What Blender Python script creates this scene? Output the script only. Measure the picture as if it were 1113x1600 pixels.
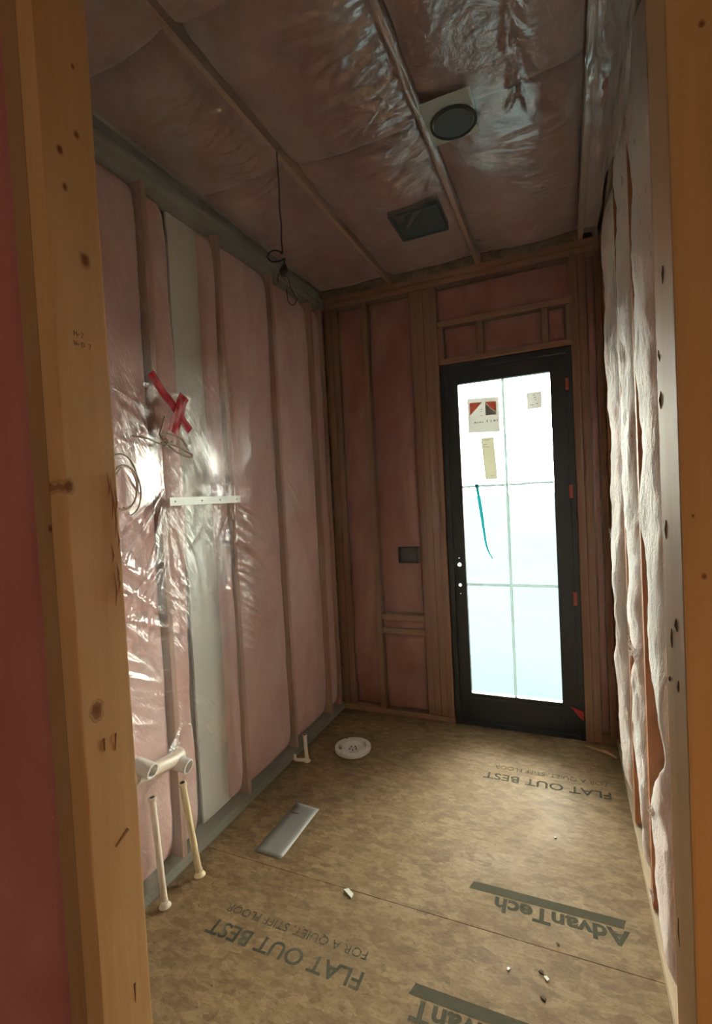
import bpy, bmesh, math, random
import numpy as np
from mathutils import Vector, Matrix

# ------------------------------------------------------------------ camera, world, lights, exposure
scene = bpy.context.scene
COL = scene.collection
for o in list(bpy.data.objects): bpy.data.objects.remove(o)

F, CX, CY = 760.0, 556.5, 800.0
cam_d = bpy.data.cameras.new('camera'); cam = bpy.data.objects.new('camera', cam_d); COL.objects.link(cam)
def _ray(px, py): return np.array([(px-CX)/F, -(py-CY)/F, -1.])
_y = _ray(884, 760); _y /= np.linalg.norm(_y)                 # depth vanishing point of the room
_x = -_ray(-1199, 868); _x -= _y*(_x@_y); _x /= np.linalg.norm(_x)
_z = np.cross(_x, _y)
Rm = Matrix([list(map(float, r)) for r in (_x, _y, _z)]).to_4x4()
cam.matrix_world = Matrix.Translation((0, 0, 1.6)) @ Rm
cam_d.sensor_fit = 'VERTICAL'; cam_d.sensor_height = 36.0; cam_d.lens = 36.0*F/1600.0
cam_d.clip_start = 0.02; cam_d.clip_end = 400
scene.camera = cam

world = bpy.data.worlds.new('overcast sky'); scene.world = world; world.use_nodes = True
nt = world.node_tree; nt.nodes.clear()
wo = nt.nodes.new('ShaderNodeOutputWorld'); bg = nt.nodes.new('ShaderNodeBackground')
tc = nt.nodes.new('ShaderNodeTexCoord'); sx = nt.nodes.new('ShaderNodeSeparateXYZ')
cr = nt.nodes.new('ShaderNodeValToRGB')
nt.links.new(tc.outputs['Generated'], sx.inputs[0]); nt.links.new(sx.outputs['Z'], cr.inputs[0])
cr.color_ramp.elements[0].position = 0.0; cr.color_ramp.elements[0].color = (1.0, 0.91, 0.78, 1)
cr.color_ramp.elements[1].position = 0.5; cr.color_ramp.elements[1].color = (1.0, 0.92, 0.81, 1)
nt.links.new(cr.outputs[0], bg.inputs[0]); nt.links.new(bg.outputs[0], wo.inputs[0])
bg.inputs[1].default_value = 30.0

def area_light(name, loc, target, sx_, sy_, power, color):
    l = bpy.data.lights.new(name, 'AREA'); l.shape = 'RECTANGLE'; l.size = sx_; l.size_y = sy_
    l.energy = power; l.color = color
    o = bpy.data.objects.new(name, l); COL.objects.link(o); o.location = loc
    o.rotation_euler = (Vector(target)-Vector(loc)).to_track_quat('-Z', 'Y').to_euler()
    return o
# warm lamp in the hall to the right of the camera, and an added unseen fill light behind it
wl = bpy.data.lights.new('hall_lamp', 'POINT'); wl.energy = 2.5; wl.color = (1, .47, .15); wl.shadow_soft_size = .09
wlo = bpy.data.objects.new('hall_lamp', wl); COL.objects.link(wlo); wlo.location = (.46, .06, 1.15)
area_light('hall_fill_light', (-.35, -2.3, 1.55), (-.6, 2.0, 1.2), 1.5, 1.5, 6.5, (1, .78, .6))

vs = scene.view_settings
scene.display_settings.display_device = 'sRGB'
vs.view_transform = 'Standard'; vs.look = 'None'; vs.gamma = 1; vs.use_curve_mapping = False
vs.exposure = 0.75

# ------------------------------------------------------------------ helpers
rng = np.random.default_rng(7); random.seed(7)

rad = math.radians
class N:
    """small node-graph helper"""
    def __init__(s, name):
        s.m = bpy.data.materials.new(name); s.m.use_nodes = True
        s.t = s.m.node_tree; s.t.nodes.clear(); s.o = s.t.nodes.new('ShaderNodeOutputMaterial')
    def n(s, typ, **kw):
        x = s.t.nodes.new('ShaderNode'+typ)
        for k, v in kw.items(): setattr(x, k, v)
        return x
    def l(s, a, b): s.t.links.new(a, b)
    def coord(s, scale=(1,1,1), rot=(0,0,0), loc=(0,0,0)):
        c = s.n('TexCoord'); m = s.n('Mapping')
        m.inputs['Scale'].default_value = scale; m.inputs['Rotation'].default_value = rot; m.inputs['Location'].default_value = loc
        s.l(c.outputs['Object'], m.inputs[0]); return m.outputs[0]
    def noise(s, vec, scale, detail=4, rough=.55, dist=0):
        x = s.n('TexNoise'); x.inputs['Scale'].default_value = scale; x.inputs['Detail'].default_value = detail
        x.inputs['Roughness'].default_value = rough; x.inputs['Distortion'].default_value = dist
        s.l(vec, x.inputs['Vector']); return x.outputs['Fac']
    def ramp(s, fac, stops):
        r = s.n('ValToRGB'); e = r.color_ramp.elements
        while len(e) < len(stops): e.new(.5)
        for i, (p, c) in enumerate(stops):
            e[i].position = p; e[i].color = (c, c, c, 1) if isinstance(c, (int, float)) else (*c, 1)
        s.l(fac, r.inputs[0]); return r.outputs[0]
    def mix(s, fac, a, b, mode='MIX'):
        x = s.n('MixRGB', blend_type=mode)
        for i, v in enumerate((fac, a, b)):
            if hasattr(v, 'is_output'): s.l(v, x.inputs[i])
            elif isinstance(v, (int, float)): x.inputs[i].default_value = v if i == 0 else (v, v, v, 1)
            else: x.inputs[i].default_value = (*v, 1)
        return x.outputs[0]
    def math(s, op, a, b=None, c=None):
        x = s.n('Math', operation=op)
        for i, v in enumerate((a, b, c)):
            if v is None: continue
            if hasattr(v, 'is_output'): s.l(v, x.inputs[i])
            else: x.inputs[i].default_value = v
        return x.outputs[0]
    def bump(s, h, strength=.3, dist=.01, normal=None):
        b = s.n('Bump'); b.inputs['Strength'].default_value = strength; b.inputs['Distance'].default_value = dist
        s.l(h, b.inputs['Height'])
        if normal is not None: s.l(normal, b.inputs['Normal'])
        return b.outputs[0]
    def bsdf(s, color, rough=.6, metal=0, normal=None, spec=.5, **kw):
        p = s.n('BsdfPrincipled')
        for key, v in (('Base Color', color), ('Roughness', rough), ('Metallic', metal), ('Specular IOR Level', spec)):
            if hasattr(v, 'is_output'): s.l(v, p.inputs[key])
            else: p.inputs[key].default_value = (*v, 1) if isinstance(v, tuple) else v
        for k, v in kw.items(): p.inputs[k].default_value = v
        if normal is not None: s.l(normal, p.inputs['Normal'])
        s.l(p.outputs[0], s.o.inputs[0]); return p

def mat_wood(name, base, dark, axis='Z', knots=(), knot_plane='YZ', chips=(), grain=1.0, rough=.62):
    """pine board; knots: (u, v, r) in object coords of the given plane"""
    g = N(name)
    st = {'Z': (1, 1, .055), 'Y': (1, .055, 1), 'X': (.055, 1, 1)}[axis]
    v = g.coord(st)
    n1 = g.noise(v, 22*grain, 5, .6, .9); n2 = g.noise(g.coord(st, loc=(3, 7, 1)), 90, 3, .6); n3 = g.noise(g.coord(), 2.3, 2)
    c = g.mix(g.ramp(n1, [(.35, 0.), (.75, 1.)]), base, dark)
    c = g.mix(g.math('MULTIPLY', n2, .35), c, tuple(k*.62 for k in dark))
    c = g.mix(g.ramp(n3, [(.4, 0.), (.7, .35)]), c, tuple(k*.8 for k in base))
    h = g.math('ADD', n1, g.math('MULTIPLY', n2, .4))
    for ku, kv, r in knots:
        tcn = g.n('TexCoord'); sp = g.n('SeparateXYZ'); g.l(tcn.outputs['Object'], sp.inputs[0])
        a = sp.outputs[{'Y': 1, 'X': 0}[knot_plane[0]]]; b = sp.outputs['Z']
        du = g.math('DIVIDE', g.math('SUBTRACT', a, ku), r); dv = g.math('DIVIDE', g.math('SUBTRACT', b, kv), r*1.35)
        d = g.math('SQRT', g.math('ADD', g.math('MULTIPLY', du, du), g.math('MULTIPLY', dv, dv)))
        wob = g.math('ADD', d, g.math('MULTIPLY', g.math('SUBTRACT', g.noise(g.coord(), 60, 2), .5), .9))
        m = g.ramp(wob, [(.3, 1.), (.62, .75), (.75, .25), (.95, .45), (1.15, .1), (1.9, 0.)])
        c = g.mix(m, c, (dark[0]*.38, dark[1]*.26, dark[2]*.2))
        h = g.math('SUBTRACT', h, g.math('MULTIPLY', m, 1.2))
    g.bsdf(c, rough, normal=g.bump(h, .35, .002), spec=.3)
    return g.m

def mat_plain(name, col, rough=.5, metal=0, var=.12, scale=14, bump=.15, spec=.5, **kw):
    g = N(name); n = g.noise(g.coord(), scale, 4)
    c = g.mix(n, tuple(k*(1-var) for k in col), tuple(min(1, k*(1+var)) for k in col))
    g.bsdf(c, rough, metal, g.bump(n, bump, .002), spec, **kw); return g.m

def mat_pink(name, base=(.80, .50, .465), light=(.88, .66, .62), deep=(.64, .32, .29), bumpd=.02):
    g = N(name); v = g.coord((1, 1, .55))
    n1 = g.noise(v, 7, 5, .6, .6); n2 = g.noise(g.coord(), 38, 4, .7); n3 = g.noise(g.coord((1, 1, .35)), 2.7, 3, .5, .8)
    c = g.mix(g.ramp(n1, [(.35, 0.), (.68, 1.)]), base, light)
    c = g.mix(g.ramp(n3, [(.3, .75), (.55, 0.)]), c, deep)
    c = g.mix(g.math('MULTIPLY', n2, .3), c, deep)
    hh = g.math('ADD', g.math('MULTIPLY', n1, .9), g.math('MULTIPLY', n2, .35))
    p = g.bsdf(c, .95, normal=g.bump(hh, .55, bumpd), spec=.1)
    p.inputs['Sheen Weight'].default_value = .15
    return g.m

def mat_film(name, haze=.10, rough=.17, refl=1.0, scale=1.0, bs=.8, diag=0):
    """polyethylene vapour barrier: clear, slightly milky, glossy crinkles"""
    g = N(name)
    n1 = g.noise(g.coord((1, 1, .6)), 16*scale, 3, .5, 1.2); n2 = g.noise(g.coord((1, 1, .45), rot=(.5, .4, .2)), 55*scale, 3, .55, .8)
    big = g.ramp(g.noise(g.coord(loc=(9, 2, 4)), 2.6, 2), [(.42, .1), (.62, 1.)])
    h = g.math('ADD', n1, g.math('MULTIPLY', n2, .30))
    if diag:
        m2_ = g.n('Mapping'); m2_.inputs['Scale'].default_value = (1, 11, 1.3); g.l(g.coord(rot=(rad(-32), 0, 0)), m2_.inputs[0])
        n3 = g.noise(m2_.outputs[0], 5.5, 2, .5, .8)
        h = g.math('ADD', h, g.math('MULTIPLY', g.math('POWER', g.math('ABSOLUTE', g.math('SUBTRACT', n3, .5)), .8), diag*5))
    bp = g.n('Bump'); bp.inputs['Distance'].default_value = .006; g.l(h, bp.inputs['Height']); g.l(g.math('MULTIPLY', big, bs), bp.inputs['Strength']); nr = bp.outputs[0]
    gl = g.n('BsdfGlossy'); gl.inputs['Roughness'].default_value = rough; gl.inputs['Color'].default_value = (1, 1, 1, 1); g.l(nr, gl.inputs['Normal'])
    tr = g.n('BsdfTransparent'); tr.inputs['Color'].default_value = (.97, .97, .96, 1)
    df = g.n('BsdfDiffuse'); df.inputs['Color'].default_value = (.8, .77, .73, 1); g.l(nr, df.inputs['Normal'])
    lw = g.n('LayerWeight'); lw.inputs['Blend'].default_value = .5
    f2 = g.math('MINIMUM', g.math('MULTIPLY_ADD', g.math('POWER', lw.outputs['Facing'], 4.0), .25*refl, .085*refl), .185 if haze < .1 else .45)
    m1 = g.n('MixShader'); m1.inputs[0].default_value = haze; g.l(tr.outputs[0], m1.inputs[1]); g.l(df.outputs[0], m1.inputs[2])
    m2 = g.n('MixShader'); g.l(f2, m2.inputs[0]); g.l(m1.outputs[0], m2.inputs[1]); g.l(gl.outputs[0], m2.inputs[2])
    g.l(m2.outputs[0], g.o.inputs[0]); return g.m

def tag(o, label=None, cat=None, group=None, kind=None):
    if label: o['label'] = label
    if cat: o['category'] = cat
    if group: o['group'] = group
    if kind: o['kind'] = kind
    return o
def link(name, me, mat, parent=None):
    o = bpy.data.objects.new(name, me); COL.objects.link(o)
    if mat is not None: me.materials.clear(); me.materials.append(mat)
    if parent is not None: o.parent = parent
    return o
def empty(name, loc=(0, 0, 0)):
    o = bpy.data.objects.new(name, None); COL.objects.link(o); o.location = loc; o.empty_display_size = .1
    bpy.context.view_layer.update(); return o
def obj(name, bm, mat, parent=None, smooth=False, bevel=0):
    if bevel:
        bmesh.ops.bevel(bm, geom=bm.edges[:], offset=bevel, segments=2, affect='EDGES', profile=.7)
    bmesh.ops.recalc_face_normals(bm, faces=bm.faces)
    me = bpy.data.meshes.new(name); bm.to_mesh(me); bm.free()
    if smooth: me.polygons.foreach_set('use_smooth', [True]*len(me.polygons))
    o = link(name, me, mat, parent)
    if parent is not None and parent.type == 'EMPTY' and parent.location.length > 0:
        me.transform(Matrix.Translation(-parent.location))
    return o
def box(bm, x0, x1, y0, y1, z0, z1):
    r = bmesh.ops.create_cube(bm, size=1)
    M = Matrix.Translation(((x0+x1)/2, (y0+y1)/2, (z0+z1)/2)) @ Matrix.Diagonal((x1-x0, y1-y0, z1-z0, 1))
    bmesh.ops.transform(bm, matrix=M, verts=r['verts']); return r['verts']
def bx(name, x0, x1, y0, y1, z0, z1, mat, parent=None, bevel=.002):
    bm = bmesh.new(); box(bm, x0, x1, y0, y1, z0, z1); return obj(name, bm, mat, parent, bevel=bevel)
def tube(bm, pts, r, seg=10, cap=True, closed=False):
    """swept tube through pts (Vectors); r scalar or list"""
    pts = [Vector(p) for p in pts]; n = len(pts); rings = []
    rr = r if isinstance(r, (list, tuple)) else [r]*n
    t0 = (pts[1]-pts[0]).normalized(); up = Vector((0, 0, 1)) if abs(t0.z) < .9 else Vector((1, 0, 0))
    nv = t0.cross(up).normalized()
    for i, p in enumerate(pts):
        t = (pts[min(i+1, n-1)]-pts[max(i-1, 0)]).normalized()
        nv = (nv - t*nv.dot(t)).normalized(); b = t.cross(nv)
        rings.append([bm.verts.new(p+(nv*math.cos(a)+b*math.sin(a))*rr[i]) for a in [2*math.pi*k/seg for k in range(seg)]])
    for i in range(n-1):
        for k in range(seg):
            bm.faces.new((rings[i][k], rings[i][(k+1) % seg], rings[i+1][(k+1) % seg], rings[i+1][k]))
    if cap: bm.faces.new(rings[0][::-1]); bm.faces.new(rings[-1])
    return rings
def spline(ctrl, n=12):
    c = [Vector(p) for p in ctrl]; c = [2*c[0]-c[1]]+c+[2*c[-1]-c[-2]]; out = []
    for i in range(1, len(c)-2):
        for k in range(n):
            t = k/n; p0, p1, p2, p3 = c[i-1:i+3]
            out.append(.5*((2*p1)+(p2-p0)*t+(2*p0-5*p1+4*p2-p3)*t*t+(3*p1-p0-3*p2+p3)*t**3))
    out.append(c[-2]); return out

def lathe_pts(bm, prof, seg, origin, axis=(0, 0, 1), close=False):
    """revolve (r, h) profile about axis at origin"""
    q = Vector((0, 0, 1)).rotation_difference(Vector(axis).normalized()); rings = []
    for r, h in prof:
        rings.append([bm.verts.new(Vector(origin)+q@Vector((r*math.cos(a), r*math.sin(a), h))) for a in [2*math.pi*k/seg for k in range(seg)]])
    idx = list(range(len(prof)-1))+([len(prof)-1] if close else [])
    for i in idx:
        A, B = rings[i], rings[(i+1) % len(rings)]
        for k in range(seg): bm.faces.new((A[k], A[(k+1) % seg], B[(k+1) % seg], B[k]))
    return rings

def vnoise(u, v, fu, fv, seed, octaves=3, gain=.5):
    """smooth value noise on arrays"""
    out = np.zeros_like(u); amp = 1.; tot = 0
    for k in range(octaves):
        r = np.random.default_rng(seed*31+k); G = r.random((64, 64))
        a = u*fu*(2**k)+17.3*k; b = v*fv*(2**k)+5.1*k
        ia = np.floor(a).astype(int); ib = np.floor(b).astype(int); fa = a-ia; fb = b-ib
        fa = fa*fa*(3-2*fa); fb = fb*fb*(3-2*fb); ia %= 64; ib %= 64; ja = (ia+1) % 64; jb = (ib+1) % 64
        out += amp*((G[ia, ib]*(1-fa)+G[ja, ib]*fa)*(1-fb)+(G[ia, jb]*(1-fa)+G[ja, jb]*fa)*fb); tot += amp; amp *= gain
    return out/tot-.5

def grid_mesh(name, P, mat, parent=None, mask=None, smooth=True, flip=False):
    """P: (n, m, 3) array; mask: (n-1, m-1) keep"""
    n, m = P.shape[:2]
    idx = np.arange(n*m).reshape(n, m)
    q = np.stack([idx[:-1, :-1], idx[1:, :-1], idx[1:, 1:], idx[:-1, 1:]], -1).reshape(-1, 4)
    if flip: q = q[:, ::-1]
    if mask is not None: q = q[mask.reshape(-1)]
    V = P.reshape(-1, 3)
    used = np.unique(q); remap = np.zeros(n*m, int); remap[used] = np.arange(len(used)); V = V[used]; q = remap[q]
    if parent is not None and parent.type == 'EMPTY': V = V-np.array(parent.location)
    me = bpy.data.meshes.new(name)
    me.vertices.add(len(V)); me.vertices.foreach_set('co', V.astype(np.float32).ravel())
    me.loops.add(q.size); me.loops.foreach_set('vertex_index', q.astype(np.int32).ravel())
    me.polygons.add(len(q)); me.polygons.foreach_set('loop_start', (np.arange(len(q))*4).astype(np.int32))
    me.polygons.foreach_set('use_smooth', np.full(len(q), smooth))
    me.update(calc_edges=True); me.validate()
    return link(name, me, mat, parent)

# room datum (metres): stud faces
XL, XR, YB, ZC = -1.605, .240, 3.295, 3.075
YN0, YN1 = .515, .610          # near partition
JL, JR = -.711, .094           # doorway jamb faces
MAP = {'left': lambda u, v, h: (XL+h, u, v), 'right': lambda u, v, h: (XR-h, u, v),
       'back': lambda u, v, h: (u, YB-h, v), 'ceil': lambda u, v, h: (u, v, ZC-h),
       'hall': lambda u, v, h: (u, YN0-h, v)}
def mapP(side, U, V, H):
    x, y, z = MAP[side](U, V, H); return np.stack([np.broadcast_to(a, U.shape).astype(float) for a in (x, y, z)], -1)

def batt(side, u0, u1, v0, v1, mat, parent, bulge=.02, depth=.07, seed=1, ragged=.006, ufun=None, vtuck=.03, base=-.012, noise=.016, res=.014, label=None, roll=5):
    """soft fibreglass batt: puffed front, rolled edges that run back to the cavity"""
    nu = max(10, int((u1-u0)/res)); nv = max(10, int((v1-v0)/(res*1.3)))
    s, t = np.meshgrid(np.linspace(0, 1, nu), np.linspace(0, 1, nv), indexing='ij')
    V = v0+(v1-v0)*t
    lo = u0+ragged*vnoise(V*0+seed, V, 1, 9, seed, 4)*2; hi = u1+ragged*vnoise(V*0+seed+.5, V, 1, 8, seed+3, 4)*2
    if ufun is not None: lo, hi = ufun(V, lo, hi)
    # edges bunch up: non uniform in s
    ss = .5-.5*np.cos(np.pi*s)
    U = lo+(hi-lo)*ss
    e = np.clip(1-np.abs(2*ss-1)**roll, 0, 1)**.5; ev = np.clip(1-np.abs(2*t-1)**28, 0, 1)**.5
    H = base+bulge*(1-np.abs(2*ss-1)**2)*e+noise*vnoise(U, V, 7, 4, seed+9, 4, .55)*e+.02*vnoise(U, V, 2.2, 1.1, seed+5, 2)*e
    H = H*ev*e - depth*(1-e*ev)
    H[0, :] = -depth; H[-1, :] = -depth; H[:, 0] = -depth; H[:, -1] = -depth
    o = grid_mesh('insulation_batt', mapP(side, U, V, H), mat, parent, flip=(side in ('left',)))
    if label: o['label'] = label
    return o

# ------------------------------------------------------------------ materials
M_pink = mat_pink('pink fibreglass')
M_pinkb = mat_pink('pink fibreglass shaded back', (.34, .13, .10), (.41, .19, .15), (.24, .075, .055))  # same batts darkened: the dimness of the back wall is in the colour
M_pinkc = mat_pink('pink fibreglass shaded ceiling', (.35, .20, .175), (.42, .28, .25), (.25, .125, .105))  # same batts darkened, ceiling shade painted into the colour
def mat_torn():
    g = N('torn fibreglass lit white'); v = g.coord((1, 1, .32))
    n1 = g.noise(g.coord((1, 1, .5)), 3.2, 3, .5, .6); n2 = g.noise(v, 30, 5, .7, 1.6); n3 = g.noise(g.coord((1, 1, .4), loc=(2, 1, 5)), 75, 3, .6, 1)
    c = g.mix(g.ramp(n1, [(.42, 0.), (.62, .8)]), (.95, .92, .90), (.88, .72, .68))  # door light on the pink batts put into the colour as near white
    c = g.mix(g.ramp(n2, [(.62, 0.), (.70, .75)]), c, (.40, .30, .28))
    h = g.math('ADD', n2, g.math('MULTIPLY', n3, .4))
    g.bsdf(c, .6, normal=g.bump(h, .8, .02), spec=.35); return g.m
M_pinkr = mat_torn()
M_stud = mat_wood('spruce stud', (.66, .43, .33), (.52, .30, .22))
M_studb = mat_wood('spruce stud shaded back', (.33, .165, .095), (.25, .115, .06))  # stud wood darkened to carry the back wall's shade
M_studr = mat_wood('brown stud', (.50, .22, .10), (.36, .13, .06))
M_plate_green = mat_plain('treated plate', (.34, .345, .30), .6, var=.12, scale=9)
M_plateh = mat_wood('spruce plate horizontal', (.38, .19, .11), (.28, .13, .07), axis='X')
M_platey = mat_wood('spruce plate along room', (.62, .50, .34), (.50, .38, .24), axis='Y')
M_drywall = mat_plain('back of drywall', (.82, .83, .76), .7, var=.05, scale=6)
M_drygrey = mat_plain('grey paper of drywall', (.42, .41, .38), .8, var=.06, scale=6)
M_black = mat_plain('black paint', (.022, .026, .028), .45, var=.2, scale=5)
M_dark = mat_plain('dark plastic', (.012, .010, .010), .5)
M_darkgrey = mat_plain('dark grey steel', (.045, .055, .055), .55, .2)
M_pvc = mat_plain('off white pipe plastic', (.74, .64, .52), .35, var=.05, bump=.05)
M_pvcw = mat_plain('white plastic', (.80, .77, .72), .4, var=.05, bump=.05)
M_red = mat_plain('red sheathing tape', (.36, .004, .012), .42, var=.15, scale=20, bump=.4, spec=.25)
M_wire = mat_plain('cream cable', (.46, .36, .25), .45)
M_strap = mat_plain('galvanised strap', (.78, .80, .76), .4, .1, var=.06)
M_metal = mat_plain('dull sheet metal', (.30, .30, .275), .5, .1, var=.12, scale=24, bump=.3)
M_chip = mat_plain('pale wood chip', (.80, .70, .52), .6)
M_shim = mat_plain('reddish shim', (.30, .07, .045), .6)
M_ink = mat_plain('marker ink', (.035, .02, .012), .7)
M_filmL = mat_film('vapour barrier left', .06, .25, 2.0, 1.0, 1.0, .55)
M_filmB = mat_film('vapour barrier back', .04, .3, .9)
M_filmC = mat_film('vapour barrier ceiling', .07, .22, 2.6)
M_filmR = mat_film('vapour barrier corner', .30, .22, 3.0, 1.6, 1.2)
M_hall = mat_plain('hall drywall', (.52, .44, .36), .8, var=.04)

def translucent(name, col, t=.35):
    g = N(name); n = g.noise(g.coord(), 30, 3); c = g.mix(n, tuple(k*.93 for k in col), col)
    d = g.n('BsdfDiffuse'); tl = g.n('BsdfTranslucent'); m = g.n('MixShader'); m.inputs[0].default_value = t
    g.l(c, d.inputs[0]); g.l(c, tl.inputs[0]); g.l(d.outputs[0], m.inputs[1]); g.l(tl.outputs[0], m.inputs[2]); g.l(m.outputs[0], g.o.inputs[0]); return g.m

# oriented strand board with colour flakes
def mat_osb():
    g = N('oriented strand board')
    def flakes(rz, sc, loc):
        v = g.coord((sc, sc*2.0, sc), rot=(0, 0, rz), loc=loc)
        w = g.n('TexVoronoi'); w.inputs['Scale'].default_value = 1; w.inputs['Randomness'].default_value = 1
        nz = g.n('TexNoise'); nz.inputs['Scale'].default_value = 1.3; g.l(v, nz.inputs['Vector'])
        mx = g.n('MixRGB'); mx.inputs[0].default_value = .35; g.l(v, mx.inputs[1]); g.l(nz.outputs['Color'], mx.inputs[2])
        g.l(mx.outputs[0], w.inputs['Vector'])
        s = g.n('SeparateColor'); g.l(w.outputs['Color'], s.inputs[0]); return s.outputs[0], w.outputs['Distance']
    a, da = flakes(.45, 24, (0, 0, 0)); b, db = flakes(-.7, 36, (3, 1, 0)); c_, dc = flakes(.05, 80, (7, 2, 0))
    m = g.math('ADD', g.math('MULTIPLY', a, .42), g.math('ADD', g.math('MULTIPLY', b, .35), g.math('MULTIPLY', c_, .3)))
    col = g.ramp(m, [(.18, (.175, .112, .055)), (.42, (.220, .145, .072)), (.6, (.255, .172, .088)), (.9, (.33, .230, .122))])
    big = g.noise(g.coord(), 2.2, 3, .5, .5)
    col = g.mix(g.ramp(big, [(.42, 0.), (.7, .45)]), col, (.175, .12, .066))
    fine = g.noise(g.coord((1, 2.2, 1)), 42, 5, .7, 1.5)
    col = g.mix(g.ramp(fine, [(.57, 0.), (.70, .7)]), col, (.10, .065, .035))
    spk = g.noise(g.coord((1, 1.8, 1), loc=(4, 4, 0)), 26, 3, .6, 2.)
    col = g.mix(g.ramp(spk, [(.66, 0.), (.70, .75)]), col, (.12, .08, .045))
    h = g.math('ADD', g.math('MULTIPLY', m, .6), g.math('MULTIPLY', fine, .4))
    rg = g.ramp(big, [(.3, .62), (.7, .8)])
    g.bsdf(col, rg, normal=g.bump(h, .4, .003), spec=.22); return g.m
M_osb = mat_osb()
def mat_print(name, col=(.05, .056, .040), hole=.5):
    g = N(name); n = g.noise(g.coord(), 55, 5, .75); big = g.noise(g.coord(), 9, 3)
    f = g.ramp(g.math('ADD', n, g.math('MULTIPLY', big, .12)), [(hole, .92), (hole+.26, .12)])
    c = g.mix(f, (.20, .15, .09), col); p = g.bsdf(c, .9, spec=.0)
    al = g.ramp(f, [(.0, .25), (.9, .72)]); g.l(al, p.inputs['Alpha']); return g.m
M_print = mat_print('stamped dark ink', hole=.57, col=(.115, .115, .085)); M_print2 = mat_print('faint stamped ink', (.15, .14, .10), .54)

# ------------------------------------------------------------------ structure: floor
floor = tag(empty('floor'), 'brown oriented strand board subfloor with dark stamped lettering', kind='structure')
seams = [-2.6, -.70, .52, 1.74, 2.96, 3.62]
for i in range(len(seams)-1):
    xs = [-2.5, -1.98 + .6*(i % 2) if i not in (2, 3) else -2.2, 1.2, 2.5]
    for a, b in ((-2.5, xs[1]), (xs[1], 1.2)):
        bx('subfloor_panel', a+.001, b-.001, seams[i]+.0012, seams[i+1]-.0012, -.019, 0, M_osb, floor, bevel=.001)
bx('subfloor_joist_deck', -2.5, 1.2, -2.6, 3.62, -.06, -.0195, M_dark, floor, 0)

# ------------------------------------------------------------------ structure: ceiling
ceil = tag(empty('ceiling'), 'ceiling of pink insulation batts between wooden joists', kind='structure')
bx('roof_deck', -1.80, .42, YN0, 3.46, ZC+.13, ZC+.15, M_hall, ceil, 0)
M_joist = mat_wood('ceiling joist wood', (.50, .31, .22), (.40, .22, .14), axis='Y')
JO = [-1.67, -1.08, -.475, .135]
for x in JO[1:]:
    bx('ceiling_joist', x-.012, x+.012, .612, YB+.08, ZC, ZC+.125, M_joist, ceil)
k = 0
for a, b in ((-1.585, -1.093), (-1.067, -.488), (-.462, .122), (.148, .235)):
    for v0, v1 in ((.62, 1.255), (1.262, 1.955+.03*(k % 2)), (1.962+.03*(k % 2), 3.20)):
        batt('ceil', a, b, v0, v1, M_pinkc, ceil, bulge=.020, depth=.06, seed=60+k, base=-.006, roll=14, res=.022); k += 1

# ------------------------------------------------------------------ structure: left wall
wl_ = tag(empty('wall_left'), 'left wall of pink batts, studs and a bare grey cavity strip under clear plastic', kind='structure')
bx('drywall_board', XL-.115, XL-.10, .60, YB+.152, -.05, ZC+.14, M_drygrey, wl_, 0)
LS = [.63, 1.105, 1.607, 2.09, 2.59, 3.09]
for y in LS[:-1]+[3.09, 3.255]:
    bx('stud', XL-.09, XL, y-.014, y+.014, .05, ZC-.085, M_stud, wl_)
bx('bottom_plate', XL-.09, XL+.002, .60, YB, .001, .05, M_plate_green, wl_)
bx('top_plate', XL-.09, XL+.002, .60, YB, ZC-.045, ZC, M_plate_green, wl_)
bx('top_plate', XL-.09, XL+.001, .60, YB, ZC-.085, ZC-.047, M_plate_green, wl_)
for i, (a, b) in enumerate(((.65, 1.09), (1.12, 1.592), (1.622, 1.745), (2.0, 2.075), (2.105, 2.575), (2.605, 3.075), (3.105, 3.24))):
    nar = (b-a) < .15
    if nar:
        def uf(V, lo, hi, i=i):
            w = .012*np.sin(V*2.1+i*2)+.02*vnoise(V, V*0+i, 3, 1, 77+i, 3)
            return (lo, hi+w) if i == 2 else (lo+w, hi)
    else: uf = None
    batt('left', a, b, .055, 2.985, M_pink, wl_, bulge=.020 if not nar else .006, depth=.08, seed=10+i, ufun=uf, noise=.016, base=-.020, roll=16)
bx('cavity_backing', XL-.075, XL-.063, 1.80, 2.01, .055, 2.98, M_drywall, wl_, .002)['label'] = 'bare white strip between two narrow batts'

# ------------------------------------------------------------------ structure: right wall
wr = tag(empty('wall_right'), 'right wall of white-lit bulging batts with torn edges between brown studs', kind='structure')
bx('drywall_board', XR+.10, XR+.115, .60, YB+.152, -.05, ZC+.14, M_drygrey, wr, 0)
for y in (.66, 1.07, 1.54, 2.005, 2.50, 2.98, 3.25):
    bx('stud', XR, XR+.089, y-.019, y+.019, .042, ZC-.04, M_studr, wr)
bx('bottom_plate', XR-.004, XR+.09, .60, YB, .001, .04, M_platey, wr)
bx('top_plate', XR, XR+.09, .60, YB, ZC-.04, ZC, M_platey, wr)
def rag(seed, gaps):
    def f(V, lo, hi):
        g = np.zeros_like(V)
        for zc, w, amt in gaps: g += amt*np.exp(-((V-zc)/w)**2)
        g += .012*vnoise(V, V*0+seed, 14, 1, seed, 4)
        return lo, hi-np.clip(g, -.02, .4)
    return f
batt('right', .69, 1.05, .05, 3.02, M_pinkr, wr, bulge=.03, seed=31)
batt('right', 1.09, 1.52, .05, 3.02, M_pinkr, wr, bulge=.035, seed=32)
batt('right', 1.562, 1.985, .05, 3.02, M_pinkr, wr, bulge=.028, seed=33, noise=.045, ragged=.012, res=.009, ufun=rag(5, [(.80, .17, .36), (.16, .15, .10), (1.4, .5, .02)]))
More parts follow.
